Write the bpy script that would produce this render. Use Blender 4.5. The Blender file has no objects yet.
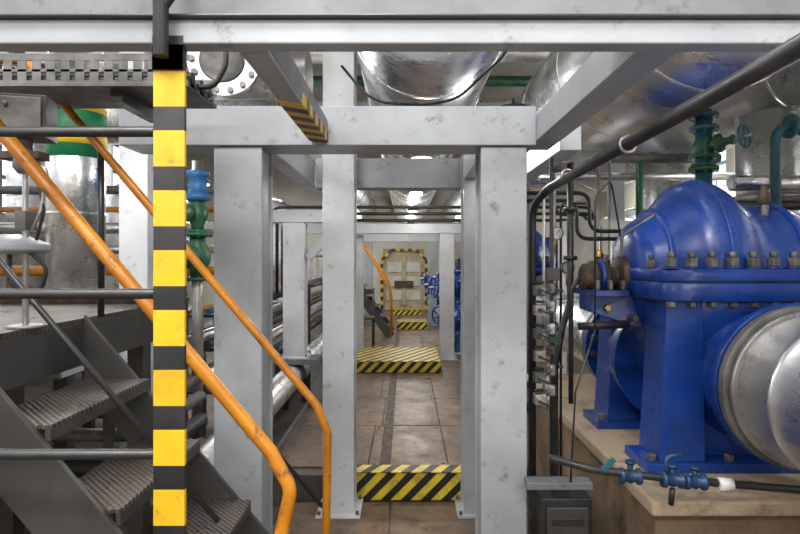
import bpy, bmesh, math, random
from mathutils import Vector, Matrix
random.seed(4)
PI=math.pi
V=Vector
# ---------------------------------------------------------------- materials
def nt(name):
    m=bpy.data.materials.new(name); m.use_nodes=True
    t=m.node_tree; b=t.nodes['Principled BSDF']
    return m,t,b
def L(t,a,b): t.links.new(a,b)
def pos(t,scale=(1,1,1)):
    g=t.nodes.new('ShaderNodeNewGeometry'); mp=t.nodes.new('ShaderNodeMapping')
    mp.inputs['Scale'].default_value=scale
    L(t,g.outputs['Position'],mp.inputs['Vector']); return mp.outputs['Vector']
def noise(t,scale,detail=5,vs=(1,1,1),rough=.6):
    n=t.nodes.new('ShaderNodeTexNoise'); n.inputs['Scale'].default_value=scale
    n.inputs['Detail'].default_value=detail; n.inputs['Roughness'].default_value=rough
    L(t,pos(t,vs),n.inputs['Vector']); return n.outputs['Fac']
def ramp(t,fac,a,b,ca=(0,0,0,1),cb=(1,1,1,1)):
    r=t.nodes.new('ShaderNodeValToRGB'); e=r.color_ramp.elements
    e[0].position=a; e[1].position=b; e[0].color=ca; e[1].color=cb
    L(t,fac,r.inputs['Fac']); return r.outputs['Color']
def mix(t,fac,a,b):
    m=t.nodes.new('ShaderNodeMix'); m.data_type='RGBA'
    L(t,fac,m.inputs[0])
    for i,c in ((6,a),(7,b)):
        if isinstance(c,tuple): m.inputs[i].default_value=(c[0],c[1],c[2],1)
        else: L(t,c,m.inputs[i])
    return m.outputs[2]
def math_(t,op,a,b=None):
    n=t.nodes.new('ShaderNodeMath'); n.operation=op
    for i,c in enumerate((a,b)):
        if c is None: continue
        if isinstance(c,(int,float)): n.inputs[i].default_value=c
        else: L(t,c,n.inputs[i])
    return n.outputs[0]
def bump(t,b,h,strength=.3,dist=.01):
    n=t.nodes.new('ShaderNodeBump'); n.inputs['Strength'].default_value=strength
    n.inputs['Distance'].default_value=dist
    L(t,h,n.inputs['Height']); L(t,n.outputs[0],b.inputs['Normal'])
def mat(name,c1,c2=None,rough=.5,metal=0,scale=4,vs=(1,1,1),lo=.4,hi=.65,bs=0,bscale=30,bd=.004,c3=None,spec=.5,c3lo=.56,c3hi=.68,c3s=3.1):
    m,t,b=nt(name)
    b.inputs['Roughness'].default_value=rough; b.inputs['Metallic'].default_value=metal
    b.inputs['Specular IOR Level'].default_value=spec
    if c2 is None: b.inputs['Base Color'].default_value=(*c1,1)
    else:
        o=mix(t,ramp(t,noise(t,scale,6,vs),lo,hi),c1,c2)
        if c3: o=mix(t,ramp(t,noise(t,scale*c3s,8,(1,1,1),.75),c3lo,c3hi),o,c3)
        L(t,o,b.inputs['Base Color'])
        rr=noise(t,scale*2.3,6); r2=t.nodes.new('ShaderNodeMapRange')
        r2.inputs[1].default_value=.3; r2.inputs[2].default_value=.7
        r2.inputs[3].default_value=rough*.8; r2.inputs[4].default_value=min(1,rough*1.35)
        L(t,rr,r2.inputs[0]); L(t,r2.outputs[0],b.inputs['Roughness'])
    if bs: bump(t,b,noise(t,bscale,4),bs,bd)
    return m
M={}
M['paint']=mat('grey_painted_steel',(.36,.38,.405),(.235,.245,.26),.36,0,2.2,(1,1,.8),.35,.72,.10,60,.002,(.09,.085,.08),c3lo=.585,c3hi=.74,c3s=5)
M['paintw']=mat('white_painted_steel',(.53,.55,.57),(.36,.37,.385),.36,0,2.2,(1,1,.8),.35,.72,.10,60,.002,(.15,.14,.125),c3lo=.585,c3hi=.74,c3s=5)
M['paintd']=mat('dark_grey_painted_steel',(.048,.046,.045),(.028,.026,.025),.38,0,3,(2,2,1),.4,.7,.1,60,.002,(.12,.09,.065),c3lo=.6,c3hi=.75)
M['mgrey']=mat('mid_grey_painted_steel',(.17,.18,.19),(.10,.105,.11),.42,0,3,(1,1,1),.4,.7,.1,60,.002,(.07,.065,.06))
M['clad']=mat('aluminium_cladding',(.88,.89,.90),(.66,.67,.69),.27,1,1.8,(1,1,1),.38,.68,.35,2.8,.035,(.42,.40,.38),c3lo=.6,c3hi=.74)
M['cladd']=mat('dull_aluminium_cladding',(.66,.66,.66),(.44,.435,.43),.34,.9,2.5,(1,1,1),.4,.7,.35,4,.02,(.28,.25,.22))
M['steel']=mat('bare_steel',(.50,.49,.48),(.28,.265,.25),.34,.85,8,(1,1,1),.4,.7,.1,80,.001)
M['bolt']=mat('dark_bolt_steel',(.10,.10,.11),(.19,.185,.175),.38,.7,20)
M['blue']=mat('pump_blue_paint',(.007,.045,.255),(.005,.026,.15),.27,0,3,(1,1,1),.4,.7,.22,20,.004,(.02,.03,.07),c3lo=.57,c3hi=.70)
M['blue2']=mat('light_blue_paint',(.03,.15,.36),(.02,.09,.23),.4,0,6)
M['teal']=mat('teal_paint',(.02,.11,.15),(.015,.07,.09),.4,0,6)
M['green']=mat('green_paint',(.02,.11,.045),(.015,.065,.03),.4,0,6)
M['gband']=mat('green_band_paint',(.01,.18,.065),(.01,.12,.05),.38,0,6)
M['black']=mat('black_pipe_paint',(.012,.013,.014),(.026,.026,.028),.36,0,8)
M['rubber']=mat('black_rubber_hose',(.010,.010,.011),None,.5)
M['yel']=mat('yellow_paint',(.68,.40,.008),(.52,.30,.008),.45,0,7,(1,1,1),.42,.7,.05,60,.001,(.20,.11,.02),c3lo=.57,c3hi=.72)
M['blk']=mat('black_band_paint',(.010,.010,.011),(.020,.020,.021),.45,0,9)
M['rail']=mat('orange_handrail_paint',(.54,.205,.009),(.36,.12,.007),.33,0,7,(1,1,1),.42,.66,.05,40,.001,(.10,.045,.02),c3lo=.56,c3hi=.66)
M['rust']=mat('rusty_metal',(.04,.03,.026),(.12,.07,.04),.6,.3,14,(1,1,1),.4,.65,.2,60,.002)
M['dust']=mat('dusty_dark_steel',(.10,.10,.10),(.19,.18,.165),.48,.4,10,(1,1,1),.4,.65,.2,60,.002)
M['conc']=mat('stained_concrete',(.42,.33,.235),(.30,.22,.145),.78,0,1.6,(1,1,1),.35,.70,.4,40,.005,(.085,.055,.036),c3lo=.51,c3hi=.70,c3s=2.4)
M['concd']=mat('oil_stained_concrete',(.26,.175,.10),(.10,.065,.042),.7,0,1.8,(1,1,1),.32,.62,.4,35,.006,(.045,.032,.025),c3lo=.5,c3hi=.7,c3s=2.4)
M['wall']=mat('cream_wall_plaster',(.55,.52,.45),(.40,.37,.31),.8,0,1.2,(1,1,.6),.4,.7,.1,20,.004)
M['ceil']=mat('ceiling_concrete',(.42,.395,.35),(.29,.27,.24),.85,0,1.2)
M['base']=mat('dark_floor_concrete',(.10,.083,.068),(.045,.038,.033),.6,0,2.5,(1,1,1),.35,.65,.3,25,.005)
M['tan']=mat('tan_hatch_paint',(.42,.35,.22),(.30,.24,.15),.6,0,4)
M['beige']=mat('beige_cabinet_paint',(.54,.52,.47),(.40,.38,.34),.5,0,3)
M['brass']=mat('brass',(.42,.28,.10),None,.35,.9)
M['white']=mat('white_plastic',(.62,.62,.61),(.45,.45,.44),.4,0,6)
M['winf']=mat('blue_window_frame_paint',(.07,.22,.36),None,.5)
M['red']=mat('red_paint',(.5,.03,.02),None,.4)
M['dblue']=mat('dark_blue_valve_paint',(.008,.04,.11),(.008,.025,.065),.4,0,9)
m,t,b=nt('added_lamp_diffuser'); b.inputs['Base Color'].default_value=(1,1,1,1)
b.inputs['Emission Color'].default_value=(1,.98,.94,1); b.inputs['Emission Strength'].default_value=4; M['added_lamp']=m  # glowing face of the added light fixtures

def diamond(name,c1,c2,c3,raised,rough=.42,metal=.3,per=.03,hm=.6):
    m,t,b=nt(name); b.inputs['Metallic'].default_value=metal
    g=t.nodes.new('ShaderNodeNewGeometry'); s=t.nodes.new('ShaderNodeSeparateXYZ'); L(t,g.outputs['Position'],s.inputs[0])
    k=2*PI/per
    a=math_(t,'MULTIPLY',math_(t,'ADD',s.outputs[0],s.outputs[1]),k)
    d=math_(t,'MULTIPLY',math_(t,'SUBTRACT',s.outputs[0],s.outputs[1]),k)
    h1=math_(t,'MULTIPLY',math_(t,'SINE',a),math_(t,'COSINE',d))
    h=math_(t,'MAXIMUM',math_(t,'SUBTRACT',math_(t,'ABSOLUTE',h1),.45),0)
    o=mix(t,ramp(t,noise(t,1.7,8,(1,1,1),.65),.38,.62),c1,c2)
    o=mix(t,ramp(t,noise(t,7,9,(1,1,1),.78),.48,.62),o,c3)
    o=mix(t,math_(t,'MULTIPLY',h,hm),o,raised)
    L(t,o,b.inputs['Base Color']); bump(t,b,h,.9,.006)
    rr=ramp(t,noise(t,5,6),.35,.7,(rough*.75,)*3+(1,),(min(1,rough*1.5),)*3+(1,)); L(t,rr,b.inputs['Roughness']); return m
M['floorp']=diamond('walkway_checker_plate',(.21,.13,.078),(.115,.076,.05),(.045,.034,.026),(.38,.30,.23),.38,.25,.05,.9)
M['tread']=diamond('stair_checker_plate',(.085,.068,.058),(.05,.042,.037),(.028,.025,.023),(.42,.37,.32),.34,.4,.044,1.4)
def hazard(name,cx,cy,cz,per):
    m,t,b=nt(name); b.inputs['Roughness'].default_value=.5
    g=t.nodes.new('ShaderNodeNewGeometry'); s=t.nodes.new('ShaderNodeSeparateXYZ'); L(t,g.outputs['Position'],s.inputs[0])
    v=math_(t,'ADD',math_(t,'ADD',math_(t,'MULTIPLY',s.outputs[0],cx/per),math_(t,'MULTIPLY',s.outputs[1],cy/per)),math_(t,'MULTIPLY',s.outputs[2],cz/per))
    f=math_(t,'GREATER_THAN',math_(t,'FRACT',v),.5)
    y=mix(t,ramp(t,noise(t,8,8,(1,1,1),.7),.48,.70),(.68,.50,.025),(.22,.16,.045))
    L(t,mix(t,f,y,(.014,.014,.014)),b.inputs['Base Color']); return m
M['haz']=hazard('hazard_stripe_paint',1,1,-1,.135)
M['hazt']=hazard('hazard_stripe_paint_top',1,-.55,0,.135)

# ---------------------------------------------------------------- builder
def basis(ax,u=None):
    ax=V(ax).normalized()
    if u is None:
        u=V((0,0,1)) if abs(ax.z)<.9 else V((1,0,0))
    u=V(u); u=(u-ax*u.dot(ax)).normalized(); return ax,u,ax.cross(u)
def fillet(pts,r):
    pts=[V(p) for p in pts]
    if r<=0 or len(pts)<3: return pts
    out=[pts[0]]
    for i in range(1,len(pts)-1):
        p=pts[i]; a=(pts[i-1]-p); c=(pts[i+1]-p); la=a.length; lc=c.length; a.normalize(); c.normalize()
        ang=a.angle(c)
        if ang>PI-.05: out.append(p); continue
        d=min(r/math.tan(ang/2),la*.49,lc*.49)
        A=p+a*d; C=p+c*d
        for k in range(7):
            tt=k/6; out.append(A*(1-tt)**2+p*2*tt*(1-tt)+C*tt*tt)
    out.append(pts[-1]); return out
class B:
    def __init__(s,name,bevel=0): s.n=name; s.bm=bmesh.new(); s.m=[]; s.bevel=bevel
    def mi(s,k):
        if k not in s.m: s.m.append(k)
        return s.m.index(k)
    def face(s,vs,k,sm=False):
        try: f=s.bm.faces.new(vs)
        except ValueError: return
        f.material_index=s.mi(k); f.smooth=sm
    def hexa(s,P,k):
        v=[s.bm.verts.new(p) for p in P]
        for q in ((0,3,2,1),(4,5,6,7),(0,1,5,4),(1,2,6,5),(2,3,7,6),(3,0,4,7)): s.face([v[i] for i in q],k)
    def box(s,x0,x1,y0,y1,z0,z1,k):
        s.hexa([(x0,y0,z0),(x1,y0,z0),(x1,y1,z0),(x0,y1,z0),(x0,y0,z1),(x1,y0,z1),(x1,y1,z1),(x0,y1,z1)],k); return s
    def bar(s,p0,p1,w,h,k,up=(0,0,1)):
        p0=V(p0);p1=V(p1); ax,u,v=basis(p1-p0,up)
        P=[]
        for p in (p0,p1):
            for a,b in ((-1,-1),(1,-1),(1,1),(-1,1)): P.append(p+v*a*w/2+u*b*h/2)
        s.hexa(P,k); return s
    def rings(s,rs,k,closed=True,cap=True,sm=True):
        R=[[s.bm.verts.new(p) for p in r] for r in rs]
        n=len(R[0])
        for i in range(len(R)-1):
            for j in range(n if closed else n-1):
                j2=(j+1)%n
                s.face([R[i][j],R[i][j2],R[i+1][j2],R[i+1][j]],k,sm)
        if cap and closed:
            s.face(list(reversed(R[0])),k); s.face(R[-1],k)
        return s
    def rev(s,o,ax,prof,k,seg=24,u=None,su=1,sv=1,sm=True):
        o=V(o); ax,u,v=basis(ax,u); rs=[]
        for t_,r in prof:
            r=max(r,.0005)
            rs.append([o+ax*t_+u*(r*su*math.cos(2*PI*j/seg))+v*(r*sv*math.sin(2*PI*j/seg)) for j in range(seg)])
        return s.rings(rs,k,sm=sm)
    def cyl(s,p0,p1,r,k,seg=20,r1=None,sm=True):
        p0=V(p0);p1=V(p1); return s.rev(p0,p1-p0,[(0,r),((p1-p0).length,r if r1 is None else r1)],k,seg,sm=sm)
    def tube(s,pts,r,k,bend=.06,seg=12):
        pts=fillet(pts,bend); n=len(pts); T=[]
        for i in range(n):
            T.append(((pts[min(i+1,n-1)]-pts[max(i-1,0)])).normalized())
        _,u,_=basis(T[0]); rs=[]
        for i in range(n):
            u=(u-T[i]*u.dot(T[i])).normalized(); v=T[i].cross(u)
            rs.append([pts[i]+u*r*math.cos(2*PI*j/seg)+v*r*math.sin(2*PI*j/seg) for j in range(seg)])
        return s.rings(rs,k)
    def torus(s,c,ax,R,r,k,seg=28,ss=8):
        c=V(c); ax,u,v=basis(ax); R_=[]
        for i in range(seg+1):
            a=2*PI*i/seg; d=u*math.cos(a)+v*math.sin(a)
            R_.append([c+d*(R+r*math.cos(2*PI*j/ss))+ax*r*math.sin(2*PI*j/ss) for j in range(ss)])
        return s.rings(R_,k,cap=False)
    def flange(s,c,ax,r,th,k,n=12,kb='bolt',br=None):
        c=V(c); ax,u,v=basis(ax); s.cyl(c-ax*th/2,c+ax*th/2,r,k,32)
        br=br or r*.07
        for i in range(n):
            a=2*PI*(i+.5)/n; p=c+(u*math.cos(a)+v*math.sin(a))*r*.86
            s.cyl(p-ax*(th/2+br*1.3),p+ax*(th/2+br*1.3),br,kb,6,sm=False)
        return s
    def pipe(s,pts,r,k,bend=None,seam=.9,kb=None,seg=28):
        s.tube(pts,r,k,bend if bend else r*1.8,seg)
        pts=[V(p) for p in pts]
        for a,b in zip(pts[:-1],pts[1:]):
            l=(b-a).length; d=(b-a).normalized(); n=int(l/seam)
            for i in range(1,n+1):
                q=a+d*(l*i/(n+1))
                s.cyl(q-d*.012,q+d*.012,r+.004,kb or k,seg)
        return s
    def loft(s,secs,k,n=32):
        rs=[]
        for cx,cy,z,hx,hy,e in secs:
            r=[]
            for j in range(n):
                a=2*PI*j/n; c=math.cos(a); d=math.sin(a)
                r.append(V((cx+hx*math.copysign(abs(c)**(2/e),c),cy+hy*math.copysign(abs(d)**(2/e),d),z)))
            rs.append(r)
        return s.rings(rs,k)
    def valve(s,c,ax,sc,k,kw=None,up=(0,0,1),wheel=True):
        c=V(c); ax=V(ax).normalized(); up=V(up).normalized(); kw=kw or k
        s.rev(c,ax,[(-.16*sc,.05*sc),(-.10*sc,.055*sc),(-.05*sc,.085*sc),(0,.095*sc),(.05*sc,.085*sc),(.10*sc,.055*sc),(.16*sc,.05*sc)],k,20)
        for d in (-1,1): s.flange(c+ax*.16*sc*d,ax,.105*sc,.025*sc,k,8)
        s.rev(c,up,[(0,.07*sc),(.12*sc,.055*sc),(.125*sc,.085*sc),(.155*sc,.085*sc),(.16*sc,.045*sc),(.24*sc,.03*sc),(.25*sc,.045*sc),(.27*sc,.045*sc)],k,18)
        s.cyl(c+up*.2*sc,c+up*.42*sc,.012*sc,'steel',8)
        if wheel:
            w=c+up*.36*sc; s.torus(w,up,.10*sc,.011*sc,kw); _,u,v=basis(up)
            for a in range(3):
                d=u*math.cos(a*PI/3)+v*math.sin(a*PI/3); s.cyl(w-d*.1*sc,w+d*.1*sc,.007*sc,kw,6)
        return s
    def gauge(s,c,ax,r):
        c=V(c); ax=V(ax).normalized(); s.cyl(c,c+ax*r*.55,r,'bolt',24); s.cyl(c+ax*r*.55,c+ax*r*.6,r*.82,'white',24); s.bar(c+ax*r*.63,c+ax*r*.63+V((r*.35,0,r*.45)),.002,.004,'black'); return s
    def done(s):
        me=bpy.data.meshes.new(s.n); 
        bmesh.ops.recalc_face_normals(s.bm,faces=s.bm.faces[:])
        xs=[v.co for v in s.bm.verts]
        mn=V((min(c[i] for c in xs) for i in range(3))); mx=V((max(c[i] for c in xs) for i in range(3)))
        o=V(((mn.x+mx.x)/2,(mn.y+mx.y)/2,mn.z))
        bmesh.ops.translate(s.bm,verts=s.bm.verts[:],vec=-o)
        s.bm.to_mesh(me); s.bm.free()
        for k in s.m: me.materials.append(M[k])
        ob=bpy.data.objects.new(s.n,me); ob.location=o
        bpy.context.scene.collection.objects.link(ob)
        if s.bevel:
            md=ob.modifiers.new('bevel','BEVEL'); md.width=s.bevel; md.segments=2; md.limit_method='ANGLE'; md.angle_limit=.7
        return ob

# ---------------------------------------------------------------- room shell
XL,XR,YB,YF,ZC=-6,5.5,16,-3,5.2
B('floor').box(XL,XR,YF,YB,-.1,0,'base').done()
B('ceiling').box(XL-.2,XR+.2,YF-.2,YB+.2,ZC,ZC+.2,'ceil').done()
def sidewall(name,x0,x1,zs0,zs1,wins):
    b=B(name); b.box(x0,x1,YF,YB,0,zs0,'wall'); b.box(x0,x1,YF,YB,zs1,ZC,'wall')
    y=YF
    for a,c in wins: b.box(x0,x1,y,a,zs0,zs1,'wall'); y=c
    b.box(x0,x1,y,YB,zs0,zs1,'wall'); b.done()
wl=[(-1.5,1.5),(2.2,5.2),(5.9,8.9),(9.6,12.6)]
sidewall('wall_left',XL-.2,XL,2.3,4.6,wl); sidewall('wall_right',XR,XR+.2,2.9,4.6,wl)
n=1
for x,z0,z1 in ((XL-.12,2.3,4.6),(XR+.06,2.9,4.6)):
    for a,c in wl:
        b=B('window_%d'%n); n+=1
        for i in range(7):
            y=a+(c-a)*i/6; b.box(x,x+.06,max(a,y-.03),min(c,y+.03),z0,z1,'winf' if x>0 else 'mgrey')
        for i in range(5):
            z=z0+(z1-z0)*i/4; b.box(x+.005,x+.055,a,c,max(z0,z-.03),min(z1,z+.03),'winf' if x>0 else 'mgrey')
        b.done()
B('wall_front').box(XL,XR,YF-.2,YF,0,ZC,'wall').done()
B('wall_back').box(XL,-.62,YB,YB+.2,0,ZC,'wall').box(.56,XR,YB,YB+.2,0,ZC,'wall').box(-.62,.56,YB,YB+.2,1.9,ZC,'wall').box(-.62,.56,YB,YB+.2,0,.2,'wall').done()
b=B('door_1')
b.box(-.62,.56,YB+.05,YB+.12,.2,1.9,'tan')
for z in (.45,.85,1.25): b.box(-.5,.44,YB+.02,YB+.05,z,z+.28,'beige')
b.box(-.1,.04,YB,YB+.05,.3,1.75,'tan'); b.box(-.3,.24,YB-.01,YB+.03,.8,1.0,'rust')
pl=[(-.66,.2),(-.66,1.6),(-.38,1.88),(.32,1.88),(.60,1.6),(.60,.2)]
for (a,c),(d,e) in zip(pl[:-1],pl[1:]):
    p0=V((a,YB-.02,c)); p1=V((d,YB-.02,e)); l=(p1-p0).length; nn=max(2,int(l/.11))
    for i in range(nn): b.bar(p0.lerp(p1,i/nn),p0.lerp(p1,(i+1)/nn),.04,.075,'yel' if i%2 else 'blk',up=(p1-p0).cross(V((0,1,0))))
b.done()

# ---------------------------------------------------------------- walkway
b=B('walkway_floor_plates',.002)
b.box(-.95,.78,3.78,15.9,.0,.185,'base')
y=3.90; i=0
while y<15.8:
    l=.95; y1=min(y+l,15.85); s=.06 if i%2 else 0
    b.box(-.94,-.26+s,y,y1-.008,.185,.2,'floorp'); b.box(-.252+s,.30,y,y1-.008,.185,.2+.003*(i%2),'floorp'); b.box(.308,.77,y,y1-.008,.185,.2,'floorp')
    for x in (-.22+s,.27):
        for yy in (y+.05,y1-.06): b.cyl((x,yy,.2),(x,yy,.206),.012,'bolt',8)
    y+=l; i+=1
b.box(-.18,-.10,3.9,15.8,.2,.204,'rust')
b.box(-.95,-.93,3.78,15.85,.2,.26,'mgrey')
b.done()
b=B('lower_floor_plates',.002)
for y0,y1 in ((-1,.4),(.408,1.7),(1.708,2.9),(2.908,3.74)):
    for x0,x1 in ((-.8,-.1),(-.092,.88)): b.box(x0,x1,y0,y1,.0,.02,'floorp')
b.done()
def hstep(x0,x1,y0,y1,z0,z1):
    b=B('hazard_step',.004); b.box(x0,x1,y0,y1,z0,z1-.008,'haz'); b.box(x0,x1,y0-.01,y1,z1-.008,z1,'hazt'); b.done()
hstep(-.335,.40,3.765,3.89,.02,.215)
hstep(-.66,.455,7.06,8.15,.206,.35)
hstep(-.16,.44,11.3,11.9,.206,.36)
hstep(-.3,.4,14.2,14.6,.206,.34)

# ---------------------------------------------------------------- steel frame
def column(x0,x1,y0,y1,z0,z1,k='paint'):
    b=B('steel_column',.005)
    t_=.014
    b.box(x0,x1,y0,y0+t_,z0,z1,k); b.box(x0,x1,y1-t_,y1,z0,z1,k)
    b.box(x0+.012,x0+.026,y0+t_,y1-t_,z0,z1,k); b.box(x1-.026,x1-.012,y0+t_,y1-t_,z0,z1,k)
    b.box(x0-.04,x1+.04,y0-.04,y1+.04,z0,z0+.02,k)
    for dx in (x0-.02,x1+.02):
        for dy in (y0-.02,y1+.02): b.cyl((dx,dy,z0+.02),(dx,dy,z0+.045),.012,'bolt',6,sm=False)
    b.done()
column(-.82,-.613,2.4,2.6,0,2.128); column(.325,.523,2.4,2.6,.02,2.128)
column(-.52,-.32,3.53,3.72,0.02,3.9,'paintw'); column(.37,.57,3.53,3.72,.02,2.33,'paint')
column(.5,.7,7.96,8.14,.2,1.998,'paintw'); column(-.78,-.62,8.25,8.41,.2,1.998,'paintw')
column(-1.20,-.99,5.5,5.7,.66,1.998,'paintw'); column(.5,.68,12,12.18,.2,1.998,'paint'); column(-.85,-.7,12,12.18,.2,1.998,'paint')
b=B('column_saddle_frame',.003); b.box(-1.33,-.86,5.45,5.75,.61,.66,'mgrey'); b.box(-1.33,-1.27,5.45,5.75,0,.61,'mgrey'); b.box(-.92,-.86,5.45,5.75,.2,.61,'mgrey'); b.done()
column(-1.79,-1.61,3.5,3.68,0,3.6,'paintw')
column(.9,1.03,5.6,5.78,0,2.4,'paintw'); column(2.13,2.27,5.78,5.9,0,3.9,'paintw')
def boxbeam(x0,x1,y0,y1,z0,z1,k='paint',name='steel_beam'):
    b=B(name,.005).box(x0,x1,y0,y1,z0,z1,k); b.done()
b=B('overhead_channel_beam',.004)
b.box(-1.9,2.4,1.34,1.352,2.205,2.42,'mgrey'); b.box(-1.9,2.4,1.27,1.352,2.198,2.206,'paintd'); b.box(-1.9,2.4,1.285,1.34,2.142,2.198,'paint'); b.done()
boxbeam(-1.22,.56,2.385,2.60,2.13,2.298)
boxbeam(-.6,.72,3.76,3.90,2.12,2.32)
boxbeam(-1.4,1.6,8.0,8.14,2.0,2.14,'paintw'); boxbeam(-1.4,1.6,12.0,12.18,2.0,2.16,'paintw')
boxbeam(-1.5,-.55,5.5,5.66,2.0,2.12,'paintw')
boxbeam(-.72,-.62,2.605,8.0,2.15,2.29,'paintw'); boxbeam(.37,.47,2.605,3.545,2.15,2.29,'paintw'); boxbeam(.72,.82,2.6,8.0,2.15,2.29,'paintw')
b=B('overhead_side_beam',.003); b.box(.56,.574,1.353,2.6,2.15,2.262,'paint'); b.box(.574,.665,1.353,2.6,2.15,2.162,'paint'); b.box(.574,.665,1.353,2.6,2.25,2.262,'paint'); b.done()
b=B('striped_steel_beam',.003); b.box(-.40,-.388,1.353,2.384,2.145,2.24,'paint'); b.box(-.388,-.33,1.353,2.384,2.145,2.157,'paint'); b.box(-.342,-.33,1.353,2.384,2.157,2.24,'mgrey')
for i in range(5):
    y=1.78+i*.12
    for p,q,k in ((0,.06,'yel'),(.06,.12,'blk')):
        b.hexa([(-.403,y+p-.03,2.142),(-.327,y+p+.03,2.142),(-.327,y+q+.03,2.142),(-.403,y+q-.03,2.142),(-.403,y+p-.03,2.185),(-.327,y+p+.03,2.185),(-.327,y+q+.03,2.185),(-.403,y+q-.03,2.185)],k)
b.done()
B('diagonal_brace',.003).bar((-.97,5.6,1.65),(-.68,5.6,1.96),.08,.08,'paintw').done()
boxbeam(-4.8,5,4.2,4.34,3.95,4.15,'paintw'); boxbeam(-4.8,5,9.0,9.16,3.95,4.15,'paintw')
for x in (-4.9,4.9): column(x-.1,x+.1,9,9.2,0,3.94,'paintw'); column(x-.1,x+.1,4.15,4.35,0,3.94,'paintw')

# ---------------------------------------------------------------- foreground striped post and rails
b=B('striped_guard_post',.002)
x0,x1=-.58,-.508; y0,y1=1.29,1.302
b.box(x0,x1,y0-.006,1.283,2.082,2.16,'blk'); b.box(x0,x1,1.283,y1,2.082,2.14,'blk')
z=2.082
while z>.03:
    a=max(z-.083,.02); b.box(x0,x1,y0,y1,a,z,'yel')
    c=max(a-.055,.02)
    if c<a: b.box(x0,x1,y0,y1,c,a,'blk')
    z=c
b.box(x0+.03,x0+.042,y1,y1+.03,.0,2.14,'blk')
for z in (1.947,1.566,1.188): b.tube([(-2.4,1.318,z),(x0+.02,1.318,z)],.0125,'black',0)
b.tube([(-1.9,1.32,2.14),(-1.9,1.32,.0)],.0125,'black',0)
b.tube([(-.545,1.250,2.10),(-.545,1.250,2.9)],.017,'black',0)
b.tube([(-.545,1.250,2.20),(-.49,1.250,2.28),(-.44,1.250,2.31),(-.40,1.250,2.5),(-.40,1.250,2.9)],.010,'black',.05)
b.done()

# ---------------------------------------------------------------- stairs
def zs(x): return 1.28-1.19*(x+1.085)
b=B('steel_staircase',.002)
for yy in (1.50,2.10):
    xa,xb=-1.2,-.02
    P=[(xa,zs(xa)-.26),(xb-.22,.022),(xb,zs(xb)+.02),(xa,zs(xa)+.02)]
    b.hexa([(p[0],yy-.008,p[1]) for p in P]+[(p[0],yy+.008,p[1]) for p in P],'paintd')
for i in range(6):
    z=1.2-.226*i; x=-1.16+.19*i
    if z<.06: break
    b.box(x-.03,x+.205,1.508,2.092,z-.012,z,'tread'); b.box(x+.19,x+.205,1.508,2.092,z-.045,z-.012,'paintd'); b.box(x-.03,x-.02,1.508,2.092,z-.03,z-.012,'paintd')
    for yy in (1.508,2.082):
        b.box(x,x+.16,yy,yy+.01,z-.05,z-.012,'rust')
b.box(-3.2,-1.2,1.42,2.75,1.405,1.426,'tread'); b.box(-3.2,-1.2,1.42,1.435,1.27,1.405,'rust'); b.box(-1.215,-1.2,1.435,2.75,1.25,1.405,'paintd'); b.box(-3.2,-1.215,2.735,2.75,1.25,1.405,'paintd')
b.box(-3.2,-1.2,2.735,2.75,1.426,1.50,'rust')
for x in (-3.1,-1.9): b.box(x,x+.08,1.46,1.54,0,1.29,'paintd'); b.box(x,x+.08,2.6,2.68,0,1.29,'paintd')
b.box(-1.29,-1.216,2.6,2.68,0,1.29,'paintd')
b.done()
def rz(x): return 1.06-1.19*(x+.3)
for yy in (1.50,2.10):
    b=B('stair_handrail')
    k=rz
    if yy<2:
        pts=[(-3.1,yy,k(-1.45)),(-1.45,yy,k(-1.45)),(-.36,yy,k(-.36)),(-.305,yy,k(-.36)-.10),(-.345,yy,k(-.36)-.28),(-.36,yy,.03)]
        b.tube(pts,.0185,'rail',.07,16)
        b.tube([(-1.45,yy,zs(-1.45)+.36),(-.50,yy,zs(-.50)+.36)],.008,'black',0)
    else:
        pts=[(-2.2,yy,rz(-1.42)),(-1.42,yy,rz(-1.42)),(-.33,yy,rz(-.33)),(-.29,yy,rz(-.33)-.10),(-.305,yy,.03)]
        b.tube(pts,.0155,'rail',.07,16)
        b.tube([(-1.14,yy,1.43),(-1.14,yy,rz(-1.14))],.012,'black',0)
        b.tube([(-1.19,yy,zs(-1.19)+.36),(-.31,yy,zs(-.31)+.36)],.008,'black',0)
    b.box(-.41,-.27,yy-.03,yy+.03,.02,.03,'rail')
    b.done()
b=B('machine_platform',.004); b.box(-4.5,-1.85,3.0,5.4,1.17,1.2,'tread'); b.box(-4.5,-1.85,3.0,3.02,1.0,1.17,'mgrey'); b.box(-1.87,-1.85,3.02,5.4,1.0,1.17,'paintw')
for x in (-4.4,-3,-1.95): 
    for y in (3.1,5.2): b.box(x,x+.08,y,y+.08,0,1.17,'paintd')
b.done()
b=B('low_pipe_rack')
for i,(z,r,k) in enumerate(((.25,.06,'rust'),(.42,.045,'dust'),(.58,.05,'black'),(.74,.035,'dust'),(.86,.03,'rust'))):
    b.tube([(-4.2,2.86+.02*(i%2),z),(-1.35,2.86+.02*(i%2),z),(-1.35,3.7,z)],r,k,.12)
for x in (-3.8,-2.6,-1.5): b.box(x,x+.05,2.78,2.80,0,.95,'paintd')
b.done()
b=B('hazard_kerb'); b.box(-1.9,-.9,2.76,2.78,.0,.12,'haz'); b.done()

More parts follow.
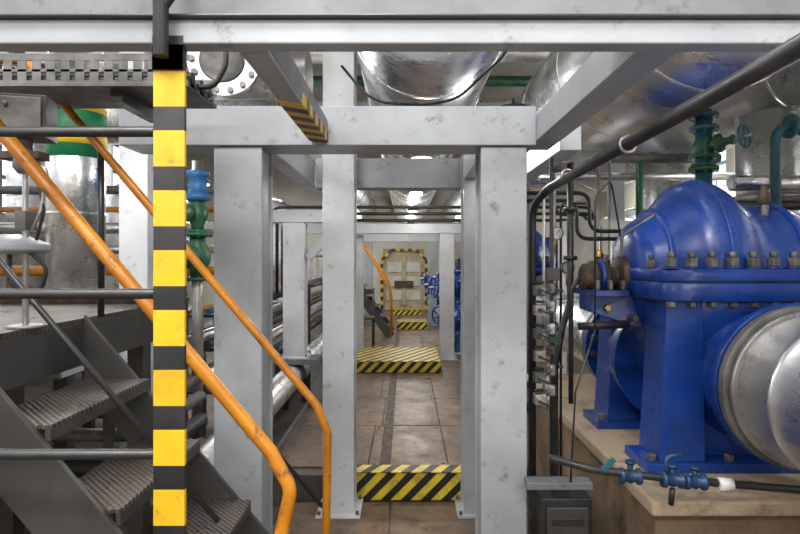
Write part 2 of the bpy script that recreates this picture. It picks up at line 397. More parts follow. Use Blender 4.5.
# ---------------------------------------------------------------- pressure transmitter on landing
b=B('pressure_transmitter',.004); cx,cy=-1.22,1.8
b.cyl((cx,cy,1.426),(cx,cy,2.0),.009,'steel'); b.cyl((cx,cy,1.426),(cx,cy,1.436),.05,'steel')
b.hexa([(cx-.06,cy-.06,2.03),(cx+.085,cy-.03,2.03),(cx+.06,cy+.07,2.03),(cx-.085,cy+.04,2.03),(cx-.06,cy-.06,2.165),(cx+.085,cy-.03,2.165),(cx+.06,cy+.07,2.165),(cx-.085,cy+.04,2.165)],'paintd')
b.hexa([(cx-.05,cy-.068,2.04),(cx+.075,cy-.042,2.04),(cx+.075,cy-.035,2.04),(cx-.05,cy-.058,2.04),(cx-.05,cy-.068,2.155),(cx+.075,cy-.042,2.155),(cx+.075,cy-.035,2.155),(cx-.05,cy-.058,2.155)],'dust')
b.cyl((cx-.02,cy-.068,2.13),(cx-.02,cy-.062,2.13),.008,'bolt',8); b.cyl((cx+.085,cy,2.06),(cx+.12,cy,2.06),.012,'bolt',10)
b.rev((cx,cy,1.92),(0,0,1),[(0,.02),(.02,.035),(.06,.035),(.08,.022),(.12,.022)],'dust')
b.box(cx-.07,cx+.06,cy-.03,cy+.03,1.965,1.99,'rust')
b.tube([(cx-.14,cy,1.97),(cx+.02,cy,1.97),(cx+.07,cy,1.93),(cx+.05,cy,1.80),(cx+.02,cy,1.74)],.006,'steel',.03)
b.rev((cx-.04,cy,1.665),(0,0,1),[(0,.09),(.01,.105),(.03,.105),(.045,.07),(.06,.03)],'paint',28)
b.tube([(cx-.03,cy-.03,1.66),(cx-.03,cy-.03,1.56),(cx+.07,cy-.03,1.54),(cx+.09,cy-.03,1.62),(cx+.02,cy-.03,1.68)],.006,'rubber',.04)
b.torus((cx-.10,cy-.05,1.58),(.2,1,0),.05,.006,'steel')
b.box(cx-.015,cx+.02,cy-.03,cy+.03,1.74,1.80,'dust')
b.tube([(cx+.03,cy,1.69),(cx+.06,cy,1.80),(cx+.04,cy,1.9)],.005,'rubber',.05)
b.done()
# perforated cable tray
b=B('perforated_cable_tray',.001)
for y in (1.86,2.14):
    for z0,z1 in ((2.225,2.24),(2.268,2.278),(2.306,2.33)): b.box(-3.4,-.72,y,y+.004,z0,z1,'dust')
    x=-3.4
    while x<-.74: b.box(x,x+.03,y,y+.004,2.24,2.306,'dust'); x+=.048
b.box(-3.4,-.72,1.86,2.144,2.221,2.225,'dust')
for i in range(6): b.tube([(-3.4,1.89+i*.042,2.245+.025*(i%2)),(-.73,1.89+i*.042,2.245+.025*(i%2))],.02,'rubber',0)
b.box(-1.0,-.96,1.9,2.2,2.18,2.22,'paintd')
b.tube([(-.80,2.0,2.26),(-.68,2.0,2.26),(-.64,2.0,2.34),(-.64,2.0,3.0)],.010,'rubber',.06)
b.done()

# ---------------------------------------------------------------- ducts and big pipes
b=B('overhead_insulated_duct'); b.pipe([(.14,2.2,3.03),(.14,15.9,3.03)],.45,'clad',seam=1.1,seg=48)
b.tube([(.62,2.0,3.2),(.52,2.9,2.70),(.30,3.25,2.57),(.12,3.3,2.55),(-.2,3.35,2.58),(-.38,3.35,2.8)],.008,'rubber',.3); b.done()
b=B('overhead_insulated_duct'); b.pipe([(1.55,.6,2.98),(1.55,15.9,2.98)],.50,'clad',seam=1.1,seg=48); b.done()
b=B('overhead_insulated_duct'); b.pipe([(2.85,.4,3.05),(2.85,15.9,3.05)],.42,'cladd',seam=.9,seg=40); b.done()
b=B('overhead_insulated_duct'); b.pipe([(-5.9,5.6,3.15),(-2.0,5.6,3.15),(-1.2,6.6,3.15),(-1.2,15.9,3.15)],.36,'clad',seam=.9,seg=40); b.done()
b=B('overhead_insulated_duct'); b.pipe([(-5.9,3.4,3.2),(-3.3,3.4,3.2),(-3.3,3.4,4.2)],.24,'clad',seam=.7,seg=36); b.done()
b=B('insulated_riser_pipe'); b.pipe([(-2.64,4.5,1.2),(-2.64,4.5,3.6)],.21,'clad',seam=.8,seg=36)
b.cyl((-2.64,4.5,2.44),(-2.64,4.5,2.98),.216,'gband',36); b.cyl((-2.64,4.5,2.54),(-2.64,4.5,2.62),.219,'yel',36); b.cyl((-2.64,4.5,2.80),(-2.64,4.5,2.87),.219,'yel',36)
b.cyl((-2.64,4.5,1.2),(-2.64,4.5,1.26),.27,'steel',32); b.done()
b=B('insulated_riser_pipe'); b.pipe([(-3.6,4.6,1.2),(-3.6,4.6,2.7)],.17,'clad',seam=.8); b.flange((-3.6,4.6,1.5),(0,0,1),.22,.05,'steel'); b.done()
b=B('insulated_riser_pipe'); b.pipe([(-2.27,4.9,1.2),(-2.27,4.9,2.75)],.12,'cladd',seam=.5); b.flange((-2.27,4.9,1.5),(0,0,1),.16,.05,'steel'); b.done()
b=B('flanged_header_pipe')
b.pipe([(-1.50,3.5,2.80),(-.60,3.5,2.80)],.155,'steel',seam=5); b.pipe([(-1.50,3.5,2.80),(-1.50,3.5,3.9)],.12,'steel',seam=5)
for x in (-1.36,-1.31,-.80,-.74): b.flange((x,3.5,2.80),(1,0,0),.215,.04,'steel',14)
b.flange((-1.06,3.28,2.80),(0.15,-1,0),.205,.045,'steel',14,'bolt',.018); b.cyl((-1.05,3.30,2.80),(-1.03,3.5,2.80),.12,'steel')
b.rev((-1.064,3.255,2.80),(0.15,-1,0),[(0,.13),(.02,.12),(.03,.06)],'dust',24)
b.done()
b=B('insulated_riser_pipe'); b.pipe([(2.62,3.9,.76),(2.62,3.9,2.64)],.28,'clad',seam=.7,seg=40); b.torus((2.62,3.9,2.06),(0,0,1),.29,.03,'steel'); b.done()
b=B('insulated_riser_pipe'); b.pipe([(2.52,5.4,0),(2.52,5.4,2.64)],.27,'clad',seam=.6,seg=40); b.done()
b=B('insulated_riser_pipe'); b.pipe([(3.6,5.0,0),(3.6,5.0,3.9)],.28,'clad',seam=.8,seg=40); b.done()
b=B('walkway_side_pipe'); b.tube([(-1.12,2.9,.48),(-1.12,15.8,.48)],.115,'cladd',0,28)
for i in range(11): b.cyl((-1.12,3.6+i*1.15,.48),(-1.12,3.63+i*1.15,.48),.12,'cladd',28)
for y in (3.2,6.4,9.6,12.8): b.box(-1.18,-1.06,y,y+.06,0,.37,'paintd')
b.done()
b=B('corridor_pipe_bundle')
for x,z,r,k in ((-1.42,.62,.05,'black'),(-1.56,.62,.05,'dust'),(-1.72,.64,.07,'cladd'),(-1.45,.95,.035,'rust'),(-1.6,.95,.035,'black'),(-1.75,.97,.05,'steel'),(-1.45,1.22,.03,'black'),(-1.58,1.22,.025,'blue2'),(-1.70,1.22,.03,'rail')):
    b.tube([(x,4.5,z),(x,15.7,z)],r,k,0,16)
for y in (4.6,7,10,13):
    for x in (-1.40,-1.84): b.box(x,x+.04,y,y+.05,0,1.3,'paintd')
    for z in (.53,.88,1.16): b.box(-1.84,-1.37,y,y+.05,z,z+.025,'paintd')
b.done()
b=B('junction_box_row',.004)
for i in range(7):
    y=6.1+i*.42; b.box(-1.32,-1.16,y,y+.3,1.38,1.66,'white'); b.box(-1.158,-1.15,y+.03,y+.27,1.41,1.63,'beige')
    b.box(-1.26,-1.22,y+.05,y+.25,1.66,1.69,'paintd')
b.box(-1.34,-1.14,6.05,9.05,1.33,1.38,'paintd')
for y in (6.1,7.5,8.95): b.box(-1.33,-1.27,y,y+.05,0,1.33,'paintd')
b.done()
b=B('cross_conduit_bundle')
for i,(z,dx) in enumerate(((2.19,0),(2.12,.06),(2.05,.12))):
    b.tube([(-1.42+dx,5.95,1.27),(-1.42+dx,5.95,z),(2.0-dx,5.95,z),(2.0-dx,5.95,0)],.017,'black',.12)
b.done()
b=B('cross_conduit_bundle')
for i,z in enumerate((1.98,1.92)): b.tube([(.85,4.4,z+.18),(1.45-.1*i,4.4,z+.18),(1.45-.1*i,4.4,z-.12),(1.9,4.4,z-.12),(1.9,4.4,.0)],.016,'black',.1)
b.tube([(.95,4.6,2.3),(.95,4.6,.0)],.02,'black',0); b.tube([(1.05,4.8,2.5),(1.05,4.8,.0)],.024,'mgrey',0)
b.tube([(2.05,4.9,2.5),(2.05,4.9,0)],.03,'green',0); b.tube([(1.35,5.1,2.45),(1.35,5.1,2.05),(1.75,5.1,2.05),(1.75,5.1,0)],.02,'black',.1)
for x in (1.62,1.72): b.tube([(x,4.7,2.5),(x,4.7,.0)],.014,'steel',0)
b.done()
b=B('high_level_pipe_rack')
for y,z,r,k in ((3.0,4.4,.10,'cladd'),(5.2,4.45,.12,'clad'),(6.0,4.3,.06,'black'),(6.4,4.35,.08,'dust'),(7.5,4.4,.14,'cladd'),(8.4,4.3,.08,'green'),(10.2,4.4,.15,'clad'),(11.5,4.35,.08,'dust'),(13,4.35,.15,'cladd')):
    b.tube([(-5.7,y,z),(5.3,y,z)],r,k,0,20)
for x in (-4.85,-.3,4.7):
    for y in (2.9,7.0,13.4): b.box(x,x+.06,y,y+.06,4.1,5.19,'mgrey')
    b.box(x,x+.06,2.9,13.5,4.16,4.22,'mgrey')
b.done()
def vessel(name,x,y,r,z0,z1,k='clad'):
    b=B(name); b.rev((x,y,z0+.3),(0,0,1),[(-.12,r*.2),(-.09,r*.6),(0,r),(z1-z0-.3-r*.5,r),(z1-z0-.3-r*.3,r*.9),(z1-z0-.3-.1*r,r*.55),(z1-z0-.3,r*.1)],k,40)
    z=z0+.8
    while z<z1-.4: b.cyl((x,y,z),(x,y,z+.03),r+.005,k,40); z+=.8
    for a in (0,2.1,4.2): b.box(x+math.cos(a)*r*.75-.05,x+math.cos(a)*r*.75+.05,y+math.sin(a)*r*.75-.05,y+math.sin(a)*r*.75+.05,z0-.1 if z0<.5 else z0,z0+.35,'paintd')
    b.flange((x,y-r-.05,z0+1.0),(0,1,0),.15,.04,'steel'); b.cyl((x,y-r-.05,z0+1),(x,y,z0+1),.1,k); b.done()
vessel('insulated_storage_vessel',-3.6,7.7,.6,.1,2.7); vessel('insulated_storage_vessel',-5.1,8.1,.55,.1,3.4,'cladd'); vessel('insulated_storage_vessel',-2.4,9.8,.5,.1,2.7)
vessel('insulated_storage_vessel',3.9,9.4,.65,.1,2.5); vessel('insulated_storage_vessel',3.75,3.1,.36,.76,2.6,'clad')
b=B('wall_pipe_rack')
for i,(z,r,k) in enumerate(((1.5,.06,'rail'),(1.75,.05,'steel'),(2.0,.07,'cladd'),(2.22,.035,'rail'),(2.45,.05,'dust'))):
    b.tube([(-5.6,6.6,z),(-1.9,6.6,z)],r,k,0,16)
for x in (-5.2,-4.2,-3.0,-2.0): b.box(x,x+.06,6.66,6.72,0,2.8,'mgrey')
b.done()

# ---------------------------------------------------------------- left valves
b=B('green_gate_valve'); b.cyl((-1.78,4.25,0),(-1.78,4.25,2.5),.045,'steel'); b.valve((-1.78,4.25,1.55),(0,0,1),1.3,'green',up=(.2,-1,0)); b.done()
b=B('green_gate_valve'); b.cyl((-1.50,4.05,0.0),(-1.50,4.05,2.35),.04,'steel'); b.valve((-1.50,4.05,1.66),(0,0,1),1.0,'green',up=(-.1,-1,0)); b.valve((-1.50,4.05,1.97),(0,0,1),.8,'green',up=(-.4,-.8,0))
b.rev((-1.50,4.05,2.06),(0,0,1),[(0,.05),(.01,.09),(.05,.09),(.06,.065),(.17,.065),(.18,.085),(.21,.085),(.23,.03)],'blue2',20); b.done()
b=B('blue_gate_valve'); b.cyl((-2.02,4.75,1.2),(-2.02,4.75,2.7),.05,'blue2'); b.valve((-2.02,4.75,2.2),(0,0,1),1.3,'blue2',up=(.3,-1,0)); b.done()
b=B('red_wheel_valve'); b.cyl((-2.9,3.4,1.2),(-2.9,3.4,1.6),.05,'steel'); b.valve((-2.9,3.4,1.75),(0,0,1),1.0,'steel','red',up=(0,-1,0)); b.done()

# ---------------------------------------------------------------- pump
def pump(name):
    b=B(name,.006); cy,cz=2.74,1.555
    prof=[(1.06,.10),(1.07,.20),(1.09,.255),(1.13,.285),(1.18,.315),(1.22,.35),(1.255,.39),(1.285,.425),(1.31,.447),(1.35,.463),(1.40,.466),(1.45,.458),(1.49,.435),(1.53,.40),(1.57,.367),(1.61,.352),(1.66,.35),(1.74,.35),(1.82,.335),(1.88,.30),(1.93,.25),(1.97,.19),(2.0,.1)]
    b.rev((0,cy,cz),(1,0,0),prof,'blue',64,u=(0,0,1),su=1,sv=.86)
    # cast ribs following the casing contour
    for x,r,h in ((1.39,.45,.024),(1.19,.31,.022),(1.76,.34,.022)):
        b.rev((0,cy,cz),(1,0,0),[(x-.018,r-.03),(x-.012,r+h),(x+.012,r+h),(x+.018,r-.03)],'blue',64,u=(0,0,1),su=1,sv=.86)
    hx,hy=.478,.46
    b.loft([(1.53,cy,cz-.085,hx-.004,hy-.004,9),(1.53,cy,cz-.080,hx,hy,9),(1.53,cy,cz-.008,hx,hy,9)],'blue',64)
    b.loft([(1.53,cy,cz-.002,hx-.003,hy-.003,9),(1.53,cy,cz+.045,hx-.003,hy-.003,9),(1.53,cy,cz+.05,hx-.007,hy-.007,9)],'blue',64)
    b.loft([(1.53,cy,cz-.009,hx-.008,hy-.008,9),(1.53,cy,cz-.001,hx-.008,hy-.008,9)],'black',64)
    for i in range(11):
        x=1.105+i*.085
        for yy in (cy-hy+.045,cy+hy-.045):
            b.cyl((x,yy,cz+.05),(x,yy,cz+.058),.034,'blue',16); b.cyl((x,yy,cz+.058),(x,yy,cz+.097),.027,'bolt',6,sm=False); b.cyl((x,yy,cz+.097),(x,yy,cz+.122),.016,'bolt',10)
            b.cyl((x,yy,cz-.11),(x,yy,cz-.085),.022,'bolt',6,sm=False)
    for i in range(4):
        y=cy-.27+i*.18
        for x in (1.085,1.975): b.cyl((x,y,cz+.05),(x,y,cz+.088),.022,'bolt',6,sm=False); b.cyl((x,y,cz+.088),(x,y,cz+.112),.012,'bolt',8)
    b.loft([(1.52,cy,cz-.08,.43,.42,5),(1.52,cy,cz-.2,.425,.41,4),(1.52,cy,cz-.36,.40,.385,3.4),(1.52,cy,cz-.50,.34,.33,3),(1.52,cy,cz-.62,.26,.26,3),(1.52,cy,cz-.74,.22,.22,3)],'blue',44)
    for yy,s_ in ((cy-.30,-1),(cy+.30,1)):
        for xa,xb in ((1.09,1.20),(1.80,1.91)):
            b.hexa([(xa-.03,yy-.11,.80),(xb+.05,yy-.11,.80),(xb+.05,yy+.10,.80),(xa-.03,yy+.10,.80),(xa+.0,yy-.11,cz-.08),(xb+.04,yy-.11,cz-.08),(xb+.04,yy+.07,cz-.08),(xa+.0,yy+.07,cz-.08)],'blue')
        b.box(1.0,2.02,yy-.13,yy+.11,.76,.80,'blue')
        b.hexa([(1.12,yy-.03,.80),(1.9,yy-.03,.80),(1.9,yy+.03,.80),(1.12,yy+.03,.80),(1.15,yy-.03,1.3),(1.87,yy-.03,1.3),(1.87,yy+.03,1.3),(1.15,yy+.03,1.3)],'blue')
        for x in (1.035,1.36,1.66,1.99): b.cyl((x,yy-.09,.80),(x,yy-.09,.83),.022,'bolt',6,sm=False)
    b.rev((1.50,cy,1.16),(0,-1,0),[(.05,.36),(.20,.35),(.30,.31),(.40,.265),(.50,.25),(.58,.25)],'blue',44)
    b.flange((1.50,2.165,1.16),(0,1,0),.315,.045,'blue',16,'bolt',.021)
    b.flange((1.50,2.115,1.16),(0,1,0),.31,.04,'dust',16,'bolt',.015)
    b.rev((1.34,cy,1.14),(0,1,0),[(.05,.30),(.25,.27),(.35,.22),(.52,.21)],'blue',40)
    b.flange((1.34,3.28,1.14),(0,1,0),.29,.045,'blue',16); b.flange((1.34,3.33,1.14),(0,1,0),.29,.045,'dust',16)
    b.rev((0,cy,cz),(1,0,0),[(.86,.03),(.862,.055),(.872,.068),(.90,.07),(.905,.082),(.925,.082),(.93,.07),(.985,.072),(.99,.055),(1.0,.05),(1.03,.05),(1.035,.10),(1.07,.115)],'rust',28)
    b.rev((0,cy,cz),(1,0,0),[(.935,.078),(.94,.095),(.955,.095),(.96,.078)],'blue',28)
    b.hexa([(.88,cy-.09,cz-.16),(1.12,cy-.15,cz-.24),(1.12,cy+.15,cz-.24),(.88,cy+.09,cz-.16),(.88,cy-.09,cz-.06),(1.12,cy-.12,cz-.06),(1.12,cy+.12,cz-.06),(.88,cy+.09,cz-.06)],'blue')
    b.box(.87,1.04,cy-.15,cy+.15,cz-.085,cz-.055,'blue')
    for yy in (cy-.12,cy+.12):
        for x in (.90,.96,1.02): b.cyl((x,yy,cz-.055),(x,yy,cz-.01),.016,'bolt',6,sm=False)
    b.cyl((.95,cy-.13,cz-.14),(.95,cy-.09,cz-.14),.016,'brass',12); b.cyl((1.05,cy-.2,cz-.18),(1.05,cy-.12,cz-.18),.014,'bolt',10)
    b.rev((.945,cy,cz+.07),(0,0,1),[(0,.012),(.02,.012),(.03,.022),(.06,.02),(.065,.008)],'brass',12)
    b.tube([(1.04,cy-.05,cz+.1),(1.04,cy-.05,cz+.2),(1.18,cy-.1,cz+.30)],.008,'dust',.03)
    b.rev((0,cy,cz),(1,0,0),[(1.99,.12),(2.03,.11),(2.04,.06),(2.1,.06),(2.11,.1),(2.26,.1),(2.27,.045),(2.42,.045)],'blue',28)
    b.rev((0,cy,cz),(1,0,0),[(2.34,.12),(2.46,.12)],'rail',28)
    b.cyl((1.66,cy-.15,cz+.26),(1.66,cy-.15,cz+.37),.020,'bolt',10); b.rev((1.66,cy-.15,cz+.34),(0,0,1),[(0,.024),(.02,.030),(.06,.022),(.09,.01)],'rust',14)
    return b.done()
P1=pump('double_suction_pump')
for dy in (4.1,8.0):
    o=bpy.data.objects.new('double_suction_pump',P1.data); o.location=P1.location+V((.1,dy,0)); bpy.context.scene.collection.objects.link(o)
b=B('electric_motor',.003); y,z=2.74,1.555
b.rev((0,y,z),(1,0,0),[(2.47,.05),(2.5,.05),(2.505,.26),(2.56,.29),(3.25,.29),(3.3,.24),(3.34,.1)],'blue',40)
for i in range(28):
    a=2*PI*i/28; d=V((0,math.cos(a),math.sin(a))); p=V((2.6,y,z))+d*.30; b.bar(p,p+V((.6,0,0)),.008,.04,'blue',up=d)
b.box(2.55,3.25,y-.28,y+.28,.76,.86,'blue'); b.box(2.6,3.2,y-.2,y+.2,.86,1.32,'blue'); b.box(2.8,3.0,y-.38,y-.26,1.45,1.65,'blue'); b.done()
b=B('suction_pipe'); b.tube([(1.50,2.094,1.16),(1.50,.2,1.16)],.276,'clad',0,48); b.cyl((1.5,2.092,1.16),(1.5,2.06,1.16),.292,'steel',48)
for y in (1.90,1.45,1.0,.55): b.cyl((1.5,y,1.16),(1.5,y-.03,1.16),.281,'clad',48)
b.done()
b=B('discharge_pipe'); b.pipe([(1.34,3.356,1.14),(1.34,5.05,1.14)],.235,'clad',seam=.6,seg=40); b.cyl((1.34,3.36,1.14),(1.34,3.42,1.14),.25,'steel',40); b.done()
b=B('concrete_pump_pedestal',.012)
b.box(.93,4.2,2.08,4.3,0,.70,'concd'); b.box(.905,4.2,2.05,4.32,.70,.76,'conc'); b.done()
b=B('concrete_pump_pedestal',.012)
for y in (6.2,10.1): b.box(1.0,4.2,y,y+1.6,0,.76,'conc')
b.done()

# ---------------------------------------------------------------- right side small piping
b=B('black_overhead_pipe'); b.tube([(.60,2.64,.0),(.60,2.64,1.90),(.63,2.44,1.955),(.64,.6,2.0)],.0185,'black',.12,14)
for y in (1.6,2.2): b.torus((.637,y,1.975),(0,1,0),.022,.005,'steel'); 
b.done()
b=B('impulse_line_manifold',.002)
b.tube([(.72,2.75,2.14),(.72,2.75,.3)],.010,'black',0); b.tube([(.665,2.68,1.95),(.665,2.68,.9)],.007,'steel',0)
for j,z in enumerate((1.50,1.41,1.30,1.20,1.10,1.0)):
    b.box(.595,.645,2.56,2.61,z-.024,z+.024,'steel' if j%2 else 'dust'); b.cyl((.62,2.50,z),(.62,2.58,z),.011,'steel',10); b.bar((.595,2.50,z+.012),(.65,2.50,z-.012),.010,.010,'black')
    b.cyl((.64,2.60,z),(.72,2.75,z),.007,'steel',8); b.torus((.62,2.585,z+.038),(0,0,1),.018,.006,'black')
    b.rev((.72,2.75,z-.03),(0,0,1),[(0,.012),(.01,.024),(.05,.024),(.06,.012)],'steel' if j%3 else 'dust',6,sm=False)
    b.rev((.665,2.68,z-.02),(0,0,1),[(0,.008),(.008,.016),(.035,.016),(.042,.008)],'bolt',6,sm=False)
b.box(.70,.74,2.72,2.78,1.235,1.265,'green'); b.box(.69,.75,2.72,2.78,1.54,1.60,'paintd')
b.done()
b=B('pressure_gauge_cluster')
b.tube([(.80,3.0,0),(.80,3.0,2.1)],.009,'steel',0); b.tube([(.84,3.02,0),(.84,3.02,1.95),(1.0,3.1,1.95)],.007,'black',.05)
for x,z in ((.80,1.78),(.86,1.60)): b.gauge((x,2.97,z),(0,-1,0),.036); b.cyl((x,2.975,z-.10),(x,2.975,z),.007,'brass',8)
for z in (1.05,1.25,1.45): b.rev((.80,3.0,z),(0,0,1),[(0,.01),(.01,.022),(.05,.022),(.06,.01)],'dust',6,sm=False); b.cyl((.80,2.94,z+.03),(.80,3.0,z+.03),.008,'steel',8); b.bar((.77,2.94,z+.03),(.83,2.94,z+.03),.01,.012,'blue2')
b.done()
b=B('black_drain_pipe'); b.tube([(.85,2.88,2.14),(.85,2.88,1.42),(.81,2.88,1.30),(.76,2.84,1.10),(.76,2.84,.5),(.76,2.84,.02)],.017,'black',.1,14)
b.tube([(.80,2.58,1.335),(1.03,2.58,1.345)],.018,'black',0)
for z in (1.65,1.9): b.flange((.85,2.88,z),(0,0,1),.035,.02,'black',6)
b.tube([(.80,2.7,.95),(.80,2.7,1.5),(.84,2.7,1.55)],.012,'black',.05)
b.done()
b=B('small_gauge_line'); b.tube([(.78,2.3,1.35),(.78,2.3,1.9),(.92,2.5,2.0),(1.0,2.6,1.75)],.004,'black',.06); b.tube([(.78,2.3,1.35),(.70,2.3,1.1),(.68,2.3,.73)],.004,'black',.06); b.done()
b=B('blue_drain_valve_line')
b.tube([(.52,2.02,.93),(.66,1.99,.90),(.95,1.99,.865),(1.7,1.99,.80)],.014,'black',.04,12)
for x,z in ((.80,.875),(.95,.862),(1.03,.855)):
    b.rev((x,1.99,z),(1,0,-.06),[(-.04,.016),(-.036,.028),(-.025,.028),(-.02,.018),(0,.025),(.02,.018),(.025,.028),(.036,.028),(.04,.016)],'dblue',16)
    b.cyl((x,1.99,z),(x,1.99,z+.05),.010,'dblue',10); b.cyl((x,1.99,z+.045),(x,1.99,z+.055),.018,'dblue',10)
b.bar((.80,1.97,.94),(.80,1.97,.85),.012,.018,'dblue'); b.bar((.70,1.98,.90),(.74,1.98,.94),.008,.02,'teal')
b.tube([(.95,1.99,.83),(.95,2.0,.77)],.010,'black',0)
b.rev((1.13,1.99,.845),(1,0,-.06),[(-.02,.024),(.03,.024)],'white',14)
b.tube([(.93,1.99,.87),(.93,2.0,.94),(1.0,2.0,.95)],.008,'dblue',.03)
b.done()
b=B('wall_box_bracket',.004); b.box(.50,.77,2.29,2.36,.70,.73,'mgrey'); b.box(.56,.77,2.3,2.55,.25,.66,'black'); b.box(.58,.75,2.285,2.3,.28,.63,'paintd'); b.box(.60,.66,2.35,2.45,.02,.25,'black'); b.box(.62,.68,2.32,2.36,.66,.70,'black')
for z in (.35,.42,.49,.56): b.box(.60,.73,2.278,2.285,z,z+.03,'black')
b.done()
b=B('hanging_hose'); b.tube([(.60,2.70,1.05),(.56,2.70,1.0),(.62,2.7,.86),(.60,2.7,.6),(.62,2.7,.05)],.012,'rubber',.08); b.done()
b=B('teal_valve_riser'); b.cyl((1.92,3.6,.76),(1.92,3.6,2.60),.05,'teal')
for z in (2.56,2.48,2.30,2.22,2.08): b.flange((1.92,3.6,z),(0,0,1),.09,.025,'teal' if z>2.4 else 'green',8)
b.valve((1.92,3.6,2.36),(0,0,1),.7,'green','teal',up=(.5,-.8,.1)); b.done()
b=B('teal_valve_riser'); b.tube([(2.9,3.40,2.45),(2.25,3.40,2.45),(2.25,3.40,.76)],.03,'teal',.1); b.valve((2.45,3.40,2.45),(1,0,0),.7,'teal','brass',up=(0,-.6,.6)); b.done()
b=B('horizontal_steam_line'); b.tube([(1.5,4.1,2.38),(2.3,4.1,2.38)],.035,'dust',0); b.tube([(2.05,3.52,2.12),(3.3,3.52,2.12)],.05,'clad',0); b.flange((2.6,3.52,2.12),(1,0,0),.08,.03,'steel',8); b.tube([(2.05,3.52,1.98),(3.3,3.52,1.98)],.03,'black',0)
b.tube([(1.2,5.02,2.38),(3.2,5.02,2.38)],.035,'steel',0)
b.done()
b=B('control_cabinet',.008); b.box(1.50,2.12,5.2,5.5,0,2.0,'beige'); b.box(1.52,1.80,5.185,5.2,.1,1.95,'beige'); b.box(1.82,2.10,5.185,5.2,.1,1.95,'beige'); b.box(1.78,1.80,5.17,5.185,1,1.15,'black'); b.done()
b=B('control_cabinet',.008); b.box(3.4,4.6,6.6,7.1,.76,2.5,'beige'); b.box(3.42,3.99,6.585,6.6,.8,2.45,'beige'); b.box(4.01,4.58,6.585,6.6,.8,2.45,'beige'); b.done()
for i,(x,y) in enumerate(((.95,8.8),(.9,9.7),(.92,12.6))):
    b=B('blue_gate_valve'); b.cyl((x,y,0),(x,y,1.3),.06,'blue2'); b.valve((x,y,1.2),(0,0,1),1.5,'blue',up=(-1,-.4,0)); b.valve((x,y,.7),(0,0,1),1.5,'blue',up=(-.6,-.8,0)); b.flange((x,y,.01),(0,0,1),.12,.02,'steel',6); b.done()
b=B('side_steps')
for i in range(5):
    x=-.86+i*.12; z=1.15-.19*i; b.box(x,x+.14,10.2,10.9,z-.02,z,'tread')
for y in (10.2,10.9):
    b.bar((-.9,y,1.1),(-.26,y,.22),.015,.16,'paintd')
    b.tube([(-.95,y,2.0),(-.80,y,1.95),(-.30,y,1.15),(-.26,y,.9),(-.26,y,.2)],.02,'rail',.06)
b.box(-1.1,-.86,10.2,10.9,1.12,1.15,'tread')
for y in (10.22,10.86): b.box(-.92,-.88,y,y+.04,.2,1.12,'paintd')
b.done()
b=B('metal_work_chair')
for x in (-.85,-.52):
    for y in (9.0,9.35): b.cyl((x,y,.2),(x,y,.66 if y<9.2 else 1.15),.014,'black',8)
b.box(-.87,-.5,8.98,9.37,.66,.69,'rust')
for z in (.85,1.05): b.box(-.86,-.51,9.34,9.36,z,z+.08,'rust')
b.done()

# ---------------------------------------------------------------- lights
K=.88
def added_lamp(x,y,z,sx,sy,e,col=(1,.99,.975),rot=(0,0,0)):  # area light with a fixture mesh, both added to light the room
    b=B('added_light_fixture'); b.box(x-sx/2-.03,x+sx/2+.03,y-sy/2-.03,y+sy/2+.03,z+.02,z+.10,'white'); b.box(x-sx/2,x+sx/2,y-sy/2,y+sy/2,z+.012,z+.02,'added_lamp')
    for d in (-.3,.3): b.cyl((x+d*sx,y,z+.1),(x+d*sx,y,ZC),.01,'steel',8)
    b.done()
    l=bpy.data.lights.new('added_area_light','AREA'); l.shape='RECTANGLE'; l.size=sx; l.size_y=sy; l.energy=e*K; l.color=col
    o=bpy.data.objects.new('added_area_light',l); o.location=(x,y,z); o.rotation_euler=rot; bpy.context.scene.collection.objects.link(o)
for y in (1.0,4.7,8.6,12.4):
    added_lamp(-3.0 if y>1 else -3.2,y if y!=4.7 else 5.0,3.8,1.2,.4,130); added_lamp(4.2,y if y!=4.7 else 5.6,3.8,.8,.4,130)  # rows of unseen overhead lights, added for soft, even light
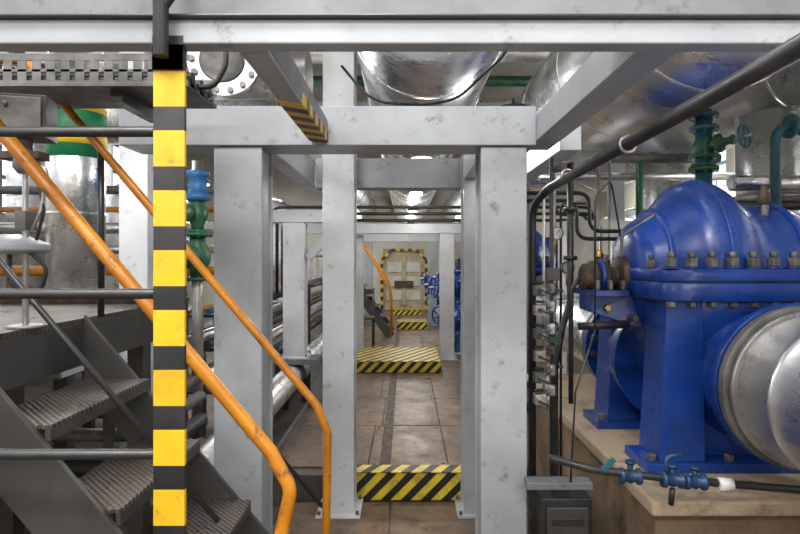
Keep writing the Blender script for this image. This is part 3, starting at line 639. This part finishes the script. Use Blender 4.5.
added_lamp(-.7,.2,4.2,1.6,.6,130); added_lamp(.9,-.9,3.9,1.6,.6,110); added_lamp(-1.0,-1.2,3.9,1.6,.6,90)  # unseen fill lights added above and behind the camera
added_lamp(1.9,-1.4,2.55,1.4,.4,52,rot=(math.radians(55),0,0)); added_lamp(-1.7,-1.4,2.55,1.4,.4,36,rot=(math.radians(55),0,0))  # tilted fill added behind the camera for pump, pipes and duct undersides
def fill_lamp(x,y,z,e):  # small point light with a made-up fitting, added to brighten its surroundings
    b=B('added_fill_lamp'); b.cyl((x,y,z),(x,y,z+.05),.09,'paintd'); b.rev((x,y,z),(0,0,-1),[(0,.08),(.03,.075),(.055,.04),(.06,.01)],'added_lamp',20); b.cyl((x,y,z+.05),(x,y,z+.10),.01,'black',8); b.done()
    l=bpy.data.lights.new('added_fill_light','POINT'); l.energy=e*K; l.shadow_soft_size=.12; l.color=(1,.98,.94)
    o=bpy.data.objects.new('added_fill_light',l); o.location=(x,y,z-.2); bpy.context.scene.collection.objects.link(o)
for y,e in ((4.6,34),(7.0,36),(9.8,46),(13.6,66)): fill_lamp(.14,y,2.47,e)  # added lights brightening the corridor, raised out of view behind the beams
fill_lamp(.62,3.2,2.46,10); fill_lamp(-1.35,2.95,2.45,16); fill_lamp(3.3,4.2,2.6,45); fill_lamp(3.1,6.0,2.5,40); fill_lamp(-3.3,2.3,2.7,35); fill_lamp(-2.6,7.2,2.6,40)  # added side lights to brighten the equipment
w=bpy.data.worlds.new('world'); bpy.context.scene.world=w; w.use_nodes=True
bg=w.node_tree.nodes['Background']; bg.inputs[0].default_value=(.93,.96,1,1); bg.inputs[1].default_value=2.4
# ---------------------------------------------------------------- camera
c=bpy.data.cameras.new('camera'); o=bpy.data.objects.new('camera',c); o.location=(0,0,1.65); o.rotation_euler=(PI/2,0,0)
c.lens=25.2; c.sensor_width=36; c.shift_x=-.00625; c.shift_y=-.01125; c.clip_start=.05
bpy.context.scene.collection.objects.link(o); bpy.context.scene.camera=o
try:
    bpy.context.scene.view_settings.view_transform='Standard'; bpy.context.scene.view_settings.look='None'
except Exception: pass
